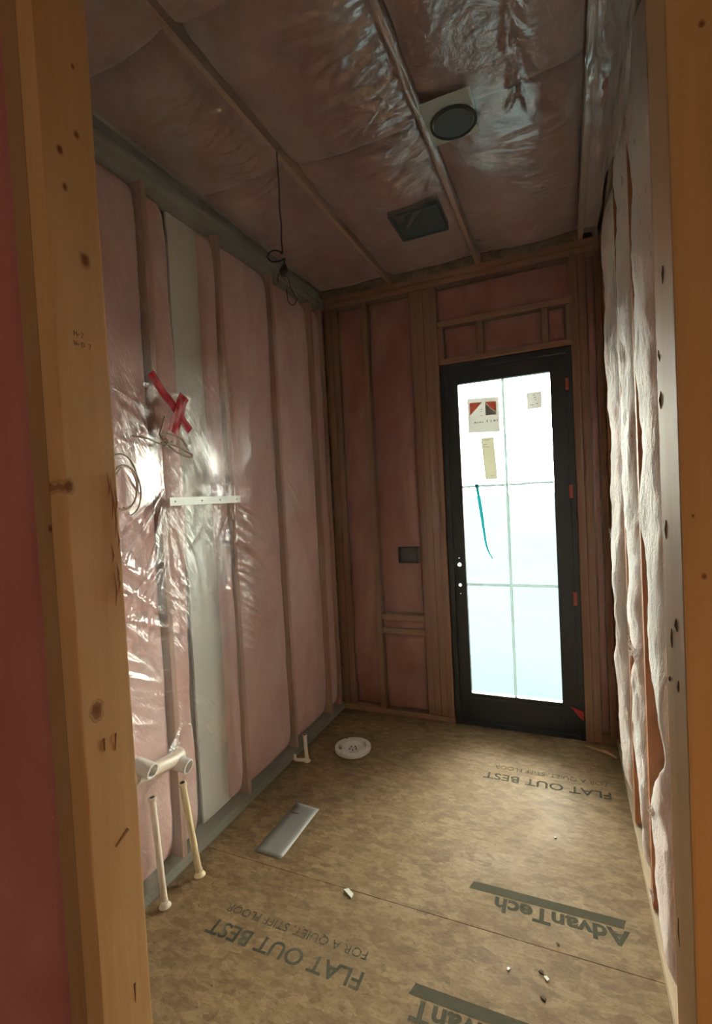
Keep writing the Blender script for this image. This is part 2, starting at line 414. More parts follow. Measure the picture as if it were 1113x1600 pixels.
batt('right', 2.03, 2.48, .05, 3.02, M_pinkr, wr, bulge=.036, seed=34, noise=.05, ragged=.014, res=.009, ufun=rag(6, [(.92, .10, .26), (.30, .24, .34), (1.5, .6, .05)]))
batt('right', 2.525, 2.96, .05, 3.02, M_pinkr, wr, bulge=.042, seed=35, noise=.05, ragged=.014, res=.010, ufun=rag(7, [(1.0, .30, .30), (.2, .1, .10)]))
def tuft(y, z, n, L, seed):
    rt = random.Random(seed); bm = bmesh.new()
    for k in range(n):
        a = rt.uniform(0, 6.28); l = L*rt.uniform(.4, 1); x0 = XR-.030-rt.uniform(0, .008); y0 = y+rt.uniform(-.012, .012); z0 = z+rt.uniform(-.012, .012)
        p = [Vector((x0, y0, z0)), Vector((x0-.35*l*rt.random(), y0+.5*l*math.cos(a), z0+.5*l*math.sin(a))), Vector((x0-.3*l*rt.random(), y0+l*math.cos(a+.5), z0+l*math.sin(a+.5)))]
        tube(bm, p, [.0012, .0009, .0003], 4)
    return tag(obj('torn_fibres', bm, M_pinkr, wr), kind='stuff')
for i, (y, z, n, L) in enumerate(((1.90, 1.0, 40, .05), (2.04, .98, 30, .05), (2.3, .62, 30, .04), (1.66, .60, 34, .035), (2.75, 1.35, 22, .04), (1.72, .30, 24, .03))): tuft(y, z, n, L, 90+i)
batt('right', 3.002, 3.225, .05, 3.02, M_pinkb, wr, bulge=-.005, seed=36)

# ------------------------------------------------------------------ structure: back wall
wb = tag(empty('wall_back'), 'back wall of reddish pink batts and wooden framing around the door', kind='structure')
bx('sheathing_board', -1.75, -.74, YB+.14, YB+.152, -.05, ZC+.14, M_osb, wb, 0)
bx('sheathing_board', .05, .42, YB+.14, YB+.152, -.05, ZC+.14, M_osb, wb, 0)
bx('sheathing_board', -.74, .05, YB+.14, YB+.152, 2.44, ZC+.14, M_osb, wb, 0)
D = .135
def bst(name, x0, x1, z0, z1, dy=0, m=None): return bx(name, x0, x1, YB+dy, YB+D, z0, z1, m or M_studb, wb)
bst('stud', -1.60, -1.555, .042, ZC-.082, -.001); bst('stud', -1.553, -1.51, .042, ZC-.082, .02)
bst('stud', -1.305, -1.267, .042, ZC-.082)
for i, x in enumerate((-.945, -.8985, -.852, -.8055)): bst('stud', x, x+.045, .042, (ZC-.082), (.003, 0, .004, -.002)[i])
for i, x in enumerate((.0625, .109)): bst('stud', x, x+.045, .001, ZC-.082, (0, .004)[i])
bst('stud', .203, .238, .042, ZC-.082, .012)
bst('bottom_plate', -1.60, -.76, .001, .04, 0, M_plateh); bst('bottom_plate', .156, .238, .001, .04, 0, M_plateh)
bst('top_plate', -1.60, .238, ZC-.04, ZC, -.003, M_plateh); bst('top_plate', -1.60, .238, ZC-.08, ZC-.042, 0, M_plateh)
bst('header_board', -.758, .076, 2.715, 2.753, -.002, M_plateh)
bst('header_board', -.758, .076, 2.462, 2.50, 0, M_plateh)
for x in (-.758, -.497, -.10, .038): bst('cripple_stud', x, x+.036, 2.502, 2.713, .002)
bst('blocking', -1.265, -.947, .70, .738, .0, M_plateh); bst('blocking', -1.265, -.947, .60, .638, .004, M_plateh)
for i, (a, b, c, d, m) in enumerate(((-1.508, -1.307, .05, 2.98, 0), (-1.263, -.949, .742, 2.98, 0), (-1.263, -.949, .045, .596, 0), (-1.263, -.949, .642, .697, 0),
        (-.756, .074, 2.757, 2.98, 0), (-.72, -.50, 2.503, 2.712, 0), (-.459, -.102, 2.503, 2.712, 0), (-.062, .036, 2.503, 2.712, 0), (.156, .201, .05, 2.98, 0))):
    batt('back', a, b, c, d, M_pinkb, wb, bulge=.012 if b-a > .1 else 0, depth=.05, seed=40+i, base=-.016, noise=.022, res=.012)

# ------------------------------------------------------------------ structure: near partition with the doorway (camera looks through it)
wf = tag(empty('wall_front'), 'near partition of orange lit studs that frames the doorway', kind='structure')
knL = [(.576, 2.012, .011), (.545, 2.17, .006), (.577, 2.213, .006), (.521, 1.64, .010), (.542, 1.276, .014), (.578, 2.323, .004), (.549, 2.115, .006)]
M_postL = mat_wood('orange pine post', (.64, .41, .19), (.55, .32, .13), knots=knL, grain=.8)
M_postL2 = mat_wood('orange pine post shaded', (.42, .26, .125), (.36, .20, .09), knots=[(-.754, 1.576, .006)], knot_plane='XZ')  # same pine darkened: shade of the hall-facing side put into its colour
M_postR = mat_wood('pine post right', (.52, .33, .15), (.44, .26, .10), knots=[(.11, 1.514, .0022), (.103, 1.568, .0014), (.120, 1.986, .003)], knot_plane='XZ', grain=.7)
jl = bx('jamb_stud', JL-.038, JL, YN0, YN1, .001, 2.95, M_postL, wf, .003); jl['label'] = 'left doorway jamb with knots and two lines of pencil marks'
bx('king_stud', JL-.078, JL-.0395, YN0+.001, YN1, .001, 2.95, M_postL2, wf, .003)
jr = bx('jamb_stud', JR, JR+.038, YN0, YN1, .001, 2.95, M_postR, wf, .003); jr['label'] = 'right doorway jamb, pale inside and orange in front'
bx('king_stud', JR+.0395, JR+.078, YN0+.001, YN1, .001, 2.95, M_postR, wf, .003)
for a, b in ((-1.60, JL-.08), (JR+.08, .34)):
    bx('bottom_plate', a, b, YN0, YN1, .001, .04, M_plateh, wf)
bx('top_plate', -1.60, .34, YN0, YN1, 2.952, ZC+.1, M_plateh, wf)
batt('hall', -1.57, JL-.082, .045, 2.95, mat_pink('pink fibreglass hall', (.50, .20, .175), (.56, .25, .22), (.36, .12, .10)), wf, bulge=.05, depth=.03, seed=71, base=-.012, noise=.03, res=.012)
bx('drywall_board', -1.60, JL-.08, YN1-.012, YN1, .04, 2.95, M_drygrey, wf, 0)
bx('drywall_board', JR+.08, .34, YN1-.012, YN1, .04, 2.95, M_drygrey, wf, 0)
bx('drywall_board', JR+.08, .34, YN0, YN0+.012, .04, 2.95, M_drygrey, wf, 0)
# split edge of the left post: raised slivers and torn strip
bm = bmesh.new()
for i in range(9):
    z = 1.44+.018*i*1.3+random.uniform(-.01, .01); y = .6+random.uniform(-.012, .006); L = random.uniform(.03, .075)
    p = [Vector((JL+.0006, y, z)), Vector((JL+.0035, y+.0015, z+L*.4)), Vector((JL+.0006, y+.001, z+L))]
    tube(bm, p, [.0002, .0016, .0002], 5)
obj('splinter', bm, mat_plain('splintered edge', (.30, .13, .05), .7), jl)
# handwriting on the post
def text_mesh(body, size, bold=0, shear=0, extrude=.0003, spacing=1.0):
    cu = bpy.data.curves.new('t', 'FONT'); cu.body = body; cu.size = size; cu.offset = bold; cu.shear = shear; cu.extrude = extrude
    cu.space_character = spacing; cu.resolution_u = 3
    t = bpy.data.objects.new('t', cu); COL.objects.link(t)
    dg = bpy.context.evaluated_depsgraph_get(); dg.update()
    me = bpy.data.meshes.new_from_object(t.evaluated_get(dg)); bpy.data.objects.remove(t); bpy.data.curves.remove(cu)
    return me
def text_on(body, size, origin, xdir, ydir, mat, parent, name='printed_lettering', width=None, **kw):
    me = text_mesh(body, size, **kw)
    if width:
        xs = [v.co.x for v in me.vertices]; s = width/(max(xs)-min(xs)); me.transform(Matrix.Diagonal((s, 1, 1, 1)))
    X = Vector(xdir).normalized(); Y = Vector(ydir).normalized(); Z = X.cross(Y)
    M = Matrix.Translation(origin) @ Matrix((X, Y, Z)).transposed().to_4x4(); me.transform(M)
    return link(name, me, mat, parent)
def stroke_text(glyphs, name, mat, parent, s, origin, X=(0, 1, 0), r=.00045):
    bm = bmesh.new(); X = Vector(X); Z = Vector((0, 0, 1)); o = Vector(origin)
    for ox, pts in glyphs:
        tube(bm, [o+X*(s*(ox+a))+Z*(s*b) for a, b in pts], r, 5)
    return obj(name, bm, mat, parent)
GM = [(0, 0), (.1, 1), (.35, .3), (.6, 1), (.7, 0)]; G2 = [(0, .8), (.3, 1), (.5, .7), (0, 0), (.6, .05)]; GD = [(0, .45), (.4, .45)]
G1 = [(0, .8), (.15, 1), (.15, 0)]; G4 = [(.4, 0), (.4, 1), (0, .35), (.6, .35)]; G3 = [(0, .95), (.45, .8), (.2, .55), (.5, .25), (0, 0)]; G7 = [(0, 1), (.5, 1), (.15, 0)]
stroke_text([(0, GM), (.85, GD), (1.5, G2)], 'pencil_mark', M_ink, jl, .0085, (JL+.0002, .547, 1.881))
stroke_text([(0, G1), (.3, G4), (1.05, GD), (1.75, G1), (2.1, G3), (3.6, G7)], 'pencil_mark', M_ink, jl, .0075, (JL+.0002, .546, 1.866))
bm = bmesh.new()
tube(bm, [(JL+.0002, .551, 1.226), (JL+.0002, .5515, 1.205)], [.0018, .0008], 5); tube(bm, [(JL+.0002, .574, 1.224), (JL+.0002, .571, 1.196)], [.0018, .0006], 5)
tube(bm, [(JL+.0002, .578, .785), (JL+.0002, .5775, .752)], [.002, .0006], 5)
obj('dark_gouge', bm, mat_plain('gouged wood', (.16, .07, .025), .8), jl)
bm = bmesh.new(); tube(bm, [(JL+.0001, .560, 1.038), (JL+.0001, .585, 1.052)], [.002, .0035], 6)
obj('scuff_mark', bm, mat_plain('scuffed wood', (.33, .20, .09), .8), jl)
bm = bmesh.new()
for y, z, L in ((.592, 1.684, .018), (.596, 1.73, .012), (.592, 1.372+.02, .006), (.548, 1.40, .012), (.575, 1.44, .02), (.55, 1.46, .012), (.56, 1.80, .016), (.585, 1.55, .02), (.59, 1.12, .03)):
    tube(bm, [(JR-.0001, y, z+L/2), (JR-.0001, y+.0012*math.sin(z*90), z), (JR-.0001, y+.004*math.sin(z*50), z-L/2)], [.0006, .0009+.0014*abs(math.sin(z*31)), .0004], 5)
obj('dark_gouge', bm, mat_plain('gouged pale wood', (.10, .07, .05), .8), jr)

# hall shell behind and beside the camera
hw = tag(empty('wall_hall'), 'plain walls of the hall around the doorway', kind='structure')
bx('drywall_board', -2.5, -1.60, YN0+.03, YN0+.05, 0, ZC+.1, M_hall, hw, 0)
bx('drywall_board', -2.52, -2.5, -2.6, YN0+.05, 0, ZC+.1, M_hall, hw, 0)
bx('drywall_board', 1.2, 1.22, -2.6, YN0+.05, 0, ZC+.1, M_hall, hw, 0)
bx('drywall_board', -2.5, 1.2, -2.62, -2.6, 0, ZC+.1, M_hall, hw, 0)
bx('drywall_board', .34, 1.2, YN0+.03, YN0+.05, 0, ZC+.1, M_hall, hw, 0)
bx('ceiling_board', -2.52, 1.22, -2.62, YN1, ZC+.1, ZC+.12, M_hall, hw, 0)
og = bx('ground', -150, 150, 3.63, 190, -.35, -.30, mat_plain('wet yard', (.0235, .0335, .0375), 1.0, var=.08, scale=.6, spec=0), None, 0)
tag(og, 'pale ground outside beyond the glazed door', kind='structure')

# ------------------------------------------------------------------ the door
door = tag(empty('door_1'), 'tall black framed glass door with six panes and paper stickers', kind='structure')
dx0, dx1, dz1 = -.753, .061, 2.457
yf = YB-.004
bx('frame_jamb', dx0, dx0+.036, yf, YB+.13, .001, dz1, M_black, door)
bx('frame_jamb', dx1-.032, dx1, yf, YB+.13, .001, dz1, M_black, door)
bx('frame_head', dx0+.036, dx1-.032, yf, YB+.13, dz1-.036, dz1, M_black, door)
for a, b, c, d in ((dx0+.0365, dx0+.052, .029, dz1-.037), (dx1-.048, dx1-.0325, .029, dz1-.037), (dx0+.053, dx1-.049, dz1-.053, dz1-.037), (dx0+.053, dx1-.049, .029, .045)):
    bx('door_stop', a, b, YB+.0565, YB+.08, c, d, M_black, door)
bx('sill', dx0+.036, dx1-.032, yf+.005, YB+.15, .001, .028, M_black, door)
def cut(o, cyl):
    """boolean-subtract round holes through Y"""
    for (x, y0, y1, z, r) in cyl:
        bm = bmesh.new(); bmesh.ops.create_cone(bm, cap_ends=True, segments=24, radius1=r, radius2=r, depth=y1-y0, matrix=Matrix.Translation((x, (y0+y1)/2, z)) @ Matrix.Rotation(math.pi/2, 4, 'X'))
        me = bpy.data.meshes.new('c'); bm.to_mesh(me); bm.free(); c = bpy.data.objects.new('c', me); COL.objects.link(c)
        md = o.modifiers.new('b', 'BOOLEAN'); md.object = c; md.operation = 'DIFFERENCE'; md.solver = 'EXACT'
        dg = bpy.context.evaluated_depsgraph_get(); dg.update(); nm = bpy.data.meshes.new_from_object(o.evaluated_get(dg))
        o.modifiers.clear(); o.data = nm; bpy.data.objects.remove(c)
ys0, ys1 = YB+.012, YB+.056
gx0, gx1, gz0, gz1 = -.640, -.066, .222, 2.322
st = bx('door_stile', dx0+.0364, gx0, ys0, ys1, .03, dz1-.038, M_black, door, .002)
cut(st, [(-.683, ys0-.02, ys1+.02, 1.106, .014), (-.684, ys0-.02, ys1+.02, .966, .011), (-.684, ys0-.02, ys1+.02, .905, .004), (-.684, ys0-.02, ys1+.02, 1.150, .004)])
bx('door_stile', gx1, dx1-.0324, ys0, ys1, .03, dz1-.038, M_black, door)
bx('door_rail', gx0+.0005, gx1-.0005, ys0, ys1, gz1, dz1-.038, M_black, door)
bx('door_rail', gx0+.0005, gx1-.0005, ys0, ys1, .03, gz0, M_black, door)
bx('glazing_bead', gx0+.0005, gx1-.0005, ys0-.006, ys0-.0005, gz0-.035, gz0-.022, M_darkgrey, door)
g = N('door glass'); tr = g.n('BsdfTransparent'); tr.inputs[0].default_value = (.93, .985, .97, 1)
gl = g.n('BsdfGlossy'); gl.inputs['Roughness'].default_value = .05; fr = g.n('Fresnel'); mx = g.n('MixShader')
g.l(fr.outputs[0], mx.inputs[0]); g.l(tr.outputs[0], mx.inputs[1]); g.l(gl.outputs[0], mx.inputs[2]); g.l(mx.outputs[0], g.o.inputs[0]); M_glass = g.m
ygl = YB+.040
mz = [gz0, .966, 1.632, gz1]; mxs = [gx0, -.352, gx1]
for i in range(2):
    for j in range(3):
        bx('pane', mxs[i]+.001, mxs[i+1]-.001, ygl, ygl+.004, mz[j]+.001, mz[j+1]-.001, M_glass, door, 0)
M_mun = translucent('grey muntin', (.52, .60, .60), .45)
bx('muntin', -.361, -.343, ygl-.006, ygl-.0005, gz0+.001, gz1-.001, M_mun, door, .001)
for z in (.966, 1.632):
    for a, b in ((gx0+.001, -.3615), (-.3425, gx1-.001)): bx('muntin', a, b, ygl-.006, ygl-.0005, z-.009, z+.009, M_mun, door, .001)
# paper on the glass
def quad(bm, pts, y, th=.0006):
    a = [bm.verts.new((x, y, z)) for x, z in pts]; b = [bm.verts.new((x, y+th, z)) for x, z in pts]; n = len(a)
    bm.faces.new(a); bm.faces.new(b[::-1])
    for i in range(n): bm.faces.new((a[i], b[i], b[(i+1) % n], a[(i+1) % n]))
def paper(pts, mat, parent, name='sticker', y=ygl-.0012, th=.0008):
    bm = bmesh.new(); quad(bm, pts, y, th); return obj(name, bm, mat, parent)
M_pap = translucent('grey paper label', (.62, .62, .60), .36); M_pap2 = translucent('yellowish paper label', (.62, .61, .53), .36)
M_prd = translucent('salmon print', (.75, .32, .24), .8); M_pgr = translucent('grey print', (.45, .42, .37), .8); M_ptx = mat_plain('label text', (.16, .16, .15), .7)
yp = ygl-.0012
s1 = paper([(-.588, 1.992), (-.382, 1.982), (-.381, 2.212), (-.586, 2.222)], M_pap, door); s1['label'] = 'square grey sticker with two salmon triangles'
paper([(-.572, 2.192), (-.488, 2.187), (-.572, 2.108)], M_prd, s1, 'printed_triangle', yp-.0006, .0004)
paper([(-.470, 2.187), (-.400, 2.183), (-.400, 2.118), (-.435, 2.140)], M_prd, s1, 'printed_triangle', yp-.0006, .0004)
paper([(-.470, 2.184), (-.437, 2.139), (-.402, 2.115), (-.402, 2.096), (-.470, 2.098)], M_pgr, s1, 'printed_panel', yp-.0006, .0004)
bm = bmesh.new()
for i, (a, w, h) in enumerate(((-.545, .012, .010), (-.528, .010, .006), (-.513, .011, .008), (-.497, .010, .006), (-.465, .006, .016), (-.44, .006, .012), (-.42, .012, .012), (-.40, .006, .014), (-.505, .016, .003), (-.505, .014, .003), (-.502, .012, .003))):
    z = 2.052-.0 if i < 8 else (2.14, 2.125, 2.098)[i-8]
    quad(bm, [(a, z), (a+w, z), (a+w, z+h), (a, z+h)], yp-.0006, .0004)
obj('printed_text', bm, M_ptx, s1)
s2 = paper([(-.489, 1.672), (-.410, 1.672), (-.424, 1.952), (-.508, 1.952)], M_pap2, door); s2['label'] = 'tall narrow yellowish label'
bm = bmesh.new()
for z, a, w in ((1.935, -.495, .05), (1.905, -.492, .02), (1.888, -.488, .035), (1.695, -.455, .03)): quad(bm, [(a, z), (a+w, z), (a+w, z+.0025), (a, z+.0025)], yp-.0006, .0004)
obj('printed_text', bm, M_ptx, s2)
s3 = paper([(-.207, 2.105), (-.118, 2.108), (-.118, 2.212), (-.209, 2.212)], M_pap, door); s3['label'] = 'small square grey label'
bm = bmesh.new()
for z, a, w in ((2.19, -.17, .012), (2.175, -.166, .014), (2.13, -.19, .02), (2.135, -.155, .012), (2.16, -.16, .008)): quad(bm, [(a, z), (a+w, z), (a+w, z+.004), (a, z+.004)], yp-.0006, .0004)
obj('printed_text', bm, M_ptx, s3)
# shims along the hinge side
for z, h, w in ((2.227, .075, .022), (1.567, .085, .026), (.90, .085, .026)):
    bx('shim', .030-w/2+.002, .030+w/2, yf-.010, yf-.0005, z-h/2, z+h/2, M_shim, door, .002)
bm = bmesh.new(); quad(bm, [(-.02, .215), (.055, .19), (.055, .13), (.03, .15)], yf-.008, .007); obj('shim', bm, mat_plain('red shim', (.36, .02, .02), .5), door)
bm = bmesh.new(); pts = spline([(-.548, ygl-.009, 1.648), (-.542, ygl-.004, 1.60), (-.522, ygl-.005, 1.43), (-.512, ygl-.005, 1.33), (-.498, ygl-.006, 1.22), (-.464, ygl-.006, 1.140)], 8)
for i in range(len(pts)-1):
    t0, t1 = i/len(pts), (i+1)/len(pts); w0 = .010*(1-t0)**.7+.002; w1 = .010*(1-t1)**.7+.002
    quad(bm, [(pts[i].x-w0, pts[i].z), (pts[i].x+w0, pts[i].z), (pts[i+1].x+w1, pts[i+1].z), (pts[i+1].x-w1, pts[i+1].z)], ygl-.009+.003*math.sin(t0*9), .0006)
tape_t = obj('tape_ribbon', bm, translucent('teal tape', (.09, .42, .46), .45)); tag(tape_t, 'narrow teal ribbon of tape hanging down the left middle pane of the door', 'tape')

# ------------------------------------------------------------------ plastic sheets
def ridges(U, V, H, items):
    """items: (u, v, angle, length, width, amp)"""
    for u, v, a, L, w, A in items:
        du, dv = U-u, V-v; s = du*math.cos(a)+dv*math.sin(a); p = -du*math.sin(a)+dv*math.cos(a)
        t = np.clip(s/L, 0, 1); m = (s > -.01) & (s < L) & (np.abs(p) < w*4)
        if not m.any(): continue
        H[m] += A*np.exp(-(p[m]/(w*(.5+t[m])))**2)*np.clip(np.sin(np.pi*np.clip(t[m]*.93+.07, 0, 1)), 0, 1)**.6
    return H
def fan(u, v, a0, a1, n, L, w, A, rr):
    return [(u+rr.uniform(-.006, .006), v+rr.uniform(-.03, .03), a0+(a1-a0)*(k+.5+rr.uniform(-.3, .3))/n, L*rr.uniform(.55, 1.15), w*rr.uniform(.7, 1.3), A*rr.uniform(.6, 1.2)*(1 if rr.random() > .25 else -.6)) for k in range(n)]
def env(U, pts, p=2.0):
    """0 at fixings, 1 between"""
    pts = np.array(pts); i = np.clip(np.searchsorted(pts, U)-1, 0, len(pts)-2); a = pts[i]; b = pts[i+1]
    return 1-np.abs(2*(U-a)/(b-a)-1)**p
R_ = random.Random(11); rad = math.radians

# left wall sheet
res = .0085
u = np.arange(.625, 3.262, res); v = np.arange(.004, 3.04, res); U, V = np.meshgrid(u, v, indexing='ij')
E = env(U, [.60]+LS+[3.27], 4)
H = .006+E*(.016+.014*vnoise(U, V, 2.2, .9, 3, 2)+.009*vnoise(U, V, 7, 3.5, 4, 3))
strip = np.exp(-((U-1.88)/.10)**4); H -= strip*.012
H = H*np.clip((V-.0)/.10, 0, 1)**.5*np.clip((3.045-V)/.08, 0, 1)**.5+.004
items = []
items += fan(1.60, 1.66, rad(-152), rad(-108), 10, .50, .008, .013, R_)
items += fan(1.60, 1.40, rad(-150), rad(-112), 7, .42, .008, .012, R_)
items += fan(1.61, 1.62, rad(-88), rad(-62), 5, .45, .006, .008, R_)
for k in range(11):
    items += fan(2.095, 1.62-.075*k, rad(-46), rad(-20), 3, .46-.012*k, .0085, .015, R_)
for k in range(5):
    items += fan(2.60, 1.45-.13*k, rad(-170), rad(-145), 1, .2, .007, .008, R_)
items += fan(2.08, 1.70, rad(-150), rad(-112), 7, .42, .007, .010, R_)
items += fan(2.07, 2.02, rad(125), rad(160), 5, .34, .008, .010, R_)
items += fan(1.68, 1.94, rad(-65), rad(-35), 6, .38, .008, .012, R_)
for k in range(9):
    items += fan(1.16, 1.55-.085*k, rad(-48), rad(-22), 2, .46, .0085, .014, R_)
items += fan(1.30, 2.08, rad(-70), rad(-20), 7, .30, .009, .010, R_)
items += fan(1.62, .62, rad(-150), rad(-110), 5, .35, .008, .008, R_)
items += fan(2.60, 1.75, rad(-60), rad(-30), 5, .4, .007, .008, R_)
items += [(1.36, 2.135, rad(-5), .78, .0045, .007), (1.30, .86, rad(-12), .5, .004, .004), (2.05, .98, rad(8), .25, .004, .005), (1.62, .74, rad(6), .33, .004, .005)]
for k in range(70):
    uu = R_.uniform(1.2, 3.1); vv = R_.uniform(.2, 2.1)
    items.append((uu, vv, rad(R_.uniform(-60, -15)), R_.uniform(.08, .26), R_.uniform(.005, .009), R_.uniform(.002, .006)))
H = ridges(U, V, H, items)
crin = np.exp(-((U-1.92)/.12)**4)*np.exp(-((V-1.45)/.45)**4)
H += crin*.012*vnoise(U, V, 26, 12, 8, 3)
H = np.maximum(H, .0045+.018*E)
sheetL = grid_mesh('plastic_sheet', mapP('left', U, V, H), M_filmL, None, flip=True)
tag(sheetL, 'clear crinkled plastic sheet stretched over the left wall from floor to ceiling', 'plastic sheet')

# ceiling sheet, fixed along the joists
res = .010
u = np.arange(-1.595, .108, res); v = np.arange(.625, 3.285, res); U, V = np.meshgrid(u, v, indexing='ij')
E = env(U, [-1.62, -1.08, -.475, .135], 3)
H = .007+E*(.030+.03*vnoise(U, V, 2.4, 1.5, 13, 2)+.012*vnoise(U, V, 8, 6, 14, 3))
items = []
for vv in np.arange(1.45, 2.0, .055): items += fan(-1.085, float(vv), rad(150), rad(215), 3, .30, .006, .011, R_)
for vv in np.arange(1.40, 2.25, .05): items += fan(-.48, float(vv), rad(140), rad(200), 3, .34, .006, .011, R_)
items += fan(-.48, 2.2, rad(95), rad(140), 5, .5, .007, .009, R_)
items += fan(-1.07, 1.85, rad(80), rad(50), 5, .7, .007, .011, R_)
for vv in np.arange(1.5, 1.85, .05): items += fan(-.10, float(vv), rad(60), rad(120), 2, .16, .006, .010, R_)
for (uu, vv) in ((-.20, 2.22), (-.13, 2.52), (-.46, 2.98)):
    for kk in range(7): items.append((uu+R_.uniform(-.08, .05), vv+kk*.028-.08, rad(R_.uniform(-10, 25)), R_.uniform(.12, .26), .0055, .010))
items += [(-.475+R_.uniform(-.004, .004), 1.2+i*.25, rad(88+R_.uniform(0, 4)), .4, .008, .014) for i in range(7)]
items += [(-1.08, 1.2+i*.3, rad(90), .4, .006, .008) for i in range(6)]
H = ridges(U, V, H, items)
H += np.exp(-((U+.60)/.10)**2)*np.exp(-((V-1.75)/.4)**2)*.014*vnoise(U, V, 14, 22, 15, 3)
H = np.maximum(H, .005)
H = H*np.clip((3.30-V)/.08, 0, 1)**.5+.003
sheetC = grid_mesh('plastic_sheet', mapP('ceil', U, V, H), M_filmC, None)
tag(sheetC, 'clear plastic sheet across the ceiling pulled into puckers along the joists', 'plastic sheet')

# corner flap: runs along the last joist, folds down the top of the right wall
u = np.linspace(0, 1, 60); v = np.arange(.66, 3.20, .009); U, V = np.meshgrid(u, v, indexing='ij')
drop = .25+.15*vnoise(V, U*0+3, 2.2, 1, 22, 3)+.22*np.exp(-((V-1.6)/.35)**2)
x = np.where(U < .4, .118+.078*U/.4, .196+.006*np.sin((U-.4)*9)); z = np.where(U < .4, ZC-.010, ZC-.010-(U-.4)/.6*drop)
w = .045*vnoise(U*.35, V, 22, 9, 23, 3)+.022*vnoise(U*.35, V, 9, 2.2, 24, 2)
amt = .35+.9*np.exp(-((V-1.75)/.45)**2)
P = np.stack([x-np.maximum(w*amt, -.008)*(U > .2)-.004, V, z-np.abs(w)*.5*amt*(U < .6)], -1)
sheetR = grid_mesh('plastic_sheet', P, M_filmR, None)
tag(sheetR, 'cloudy crinkled plastic flap folded from ceiling down onto the top of the right wall', 'plastic sheet')

# back wall sheet, left of and above the door
res = .011
u = np.arange(-1.57, .232, res); v = np.arange(.006, 3.045, res); U, V = np.meshgrid(u, v, indexing='ij')
E = env(U, [-1.60, -1.29, -.95, -.80, -.765, .075, .125, .24], 4)
H = .006+E*(.012+.014*vnoise(U, V, 3, 1.5, 33, 2)+.008*vnoise(U, V, 9, 4, 34, 3))
items = []
items += fan(-.93, 1.9, rad(150), rad(210), 8, .28, .006, .006, R_) + fan(-1.27, 2.1, rad(-90), rad(-60), 6, .5, .006, .006, R_)
items += [(-1.12+R_.uniform(-.05, .15), 1.75-.03*i, rad(R_.uniform(-10, 15)), .18, .005, .005) for i in range(9)]
items += [(R_.uniform(-1.5, -.8), R_.uniform(.1, 2.6), rad(R_.uniform(-100, -60)), R_.uniform(.1, .4), .006, .004) for i in range(40)]
H = np.maximum(ridges(U, V, H, items), .005)
uc, vc = (U[:-1, :-1]+res/2), (V[:-1, :-1]+res/2)
mask = ~((uc > -.765) & (uc < .073) & (vc < 2.468))
sheetB = grid_mesh('plastic_sheet', mapP('back', U, V, H), M_filmB, None, mask=mask, flip=False)
tag(sheetB, 'clear plastic sheet over the back wall, cut out around the glass door', 'plastic sheet')

# ------------------------------------------------------------------ things on the left wall
xf = XL+.070
def strip_tape(bm, a, b, w, x, th=.0006, wave=.002, seed=0):
    """flat tape from a to b (y, z) with gentle crinkles"""
    a = Vector((0, *a)); b = Vector((0, *b)); d = (b-a).normalized(); p = Vector((0, -d.z, d.y)); n = 22; rows = []
    rr = random.Random(seed)
    for i in range(n+1):
        t = i/n; c = a.lerp(b, t); xo = x+wave*math.sin(t*13+seed)+rr.uniform(-.0006, .0006)
        rows.append([[bm.verts.new((xo+k*th+wave*.8*math.sin(s*3+t*7), (c+p*(w/2*s)).y, (c+p*(w/2*s)).z)) for s in (-1, -.35, .35, 1)] for k in (0, 1)])
    for i in range(n):
        for j in range(3):
            for k in (0, 1): bm.faces.new((rows[i][k][j], rows[i][k][j+1], rows[i+1][k][j+1], rows[i+1][k][j]))
        for j in (0, 3): bm.faces.new((rows[i][0][j], rows[i][1][j], rows[i+1][1][j], rows[i+1][0][j]))
    for i in (0, n):
        for j in range(3): bm.faces.new((rows[i][0][j], rows[i][0][j+1], rows[i][1][j+1], rows[i][1][j]))
tx = tag(empty('tape_cross', (xf, 1.64, 2.02)), 'crossed strips of shiny red tape on the left wall plastic', 'tape')
bm = bmesh.new(); strip_tape(bm, (1.512, 2.150), (1.722, 1.935), .042, xf, seed=1); obj('tape_strip', bm, M_red, tx, smooth=False)['label'] = 'longer strip running down to the right'
bm = bmesh.new(); strip_tape(bm, (1.692, 2.085), (1.612, 1.915), .056, xf+.006, seed=2); obj('tape_strip', bm, M_red, tx, smooth=False)['label'] = 'shorter, wider strip on top'
# cable coils
xc = XL+.058
cc = tag(empty('cable_coil', (xc, 1.58, 1.87)), 'loops of cream electrical cable under the red tape cross', 'cable')
def cable(ctrl, r, parent, mat=M_wire, name='cable_loop', seg=8, n=10):
    bm = bmesh.new(); tube(bm, spline(ctrl, n), r, seg); return obj(name, bm, mat, parent, smooth=True)
cable([(xc, 1.415, 1.885), (xc+.004, 1.48, 1.882), (xc+.006, 1.545, 1.865), (xc+.006, 1.60, 1.868), (xc, 1.625, 1.882)], .0045, cc)
cable([(xc, 1.590, 1.985), (xc+.008, 1.565, 1.94), (xc+.01, 1.545, 1.90), (xc+.01, 1.585, 1.912), (xc+.01, 1.66, 1.90), (xc+.008, 1.70, 1.865)], .0045, cc)
cable([(xc+.004, 1.555, 1.895), (xc+.012, 1.62, 1.842), (xc+.012, 1.70, 1.818), (xc+.008, 1.733, 1.828), (xc+.004, 1.70, 1.843), (xc+.004, 1.64, 1.862), (xc+.002, 1.57, 1.877)], .0045, cc)
cable([(xc+.004, 1.56, 1.872), (xc+.016, 1.573, 1.886), (xc+.014, 1.585, 1.872), (xc+.01, 1.57, 1.860), (xc+.004, 1.556, 1.874)], .004, cc, name='cable_knot')
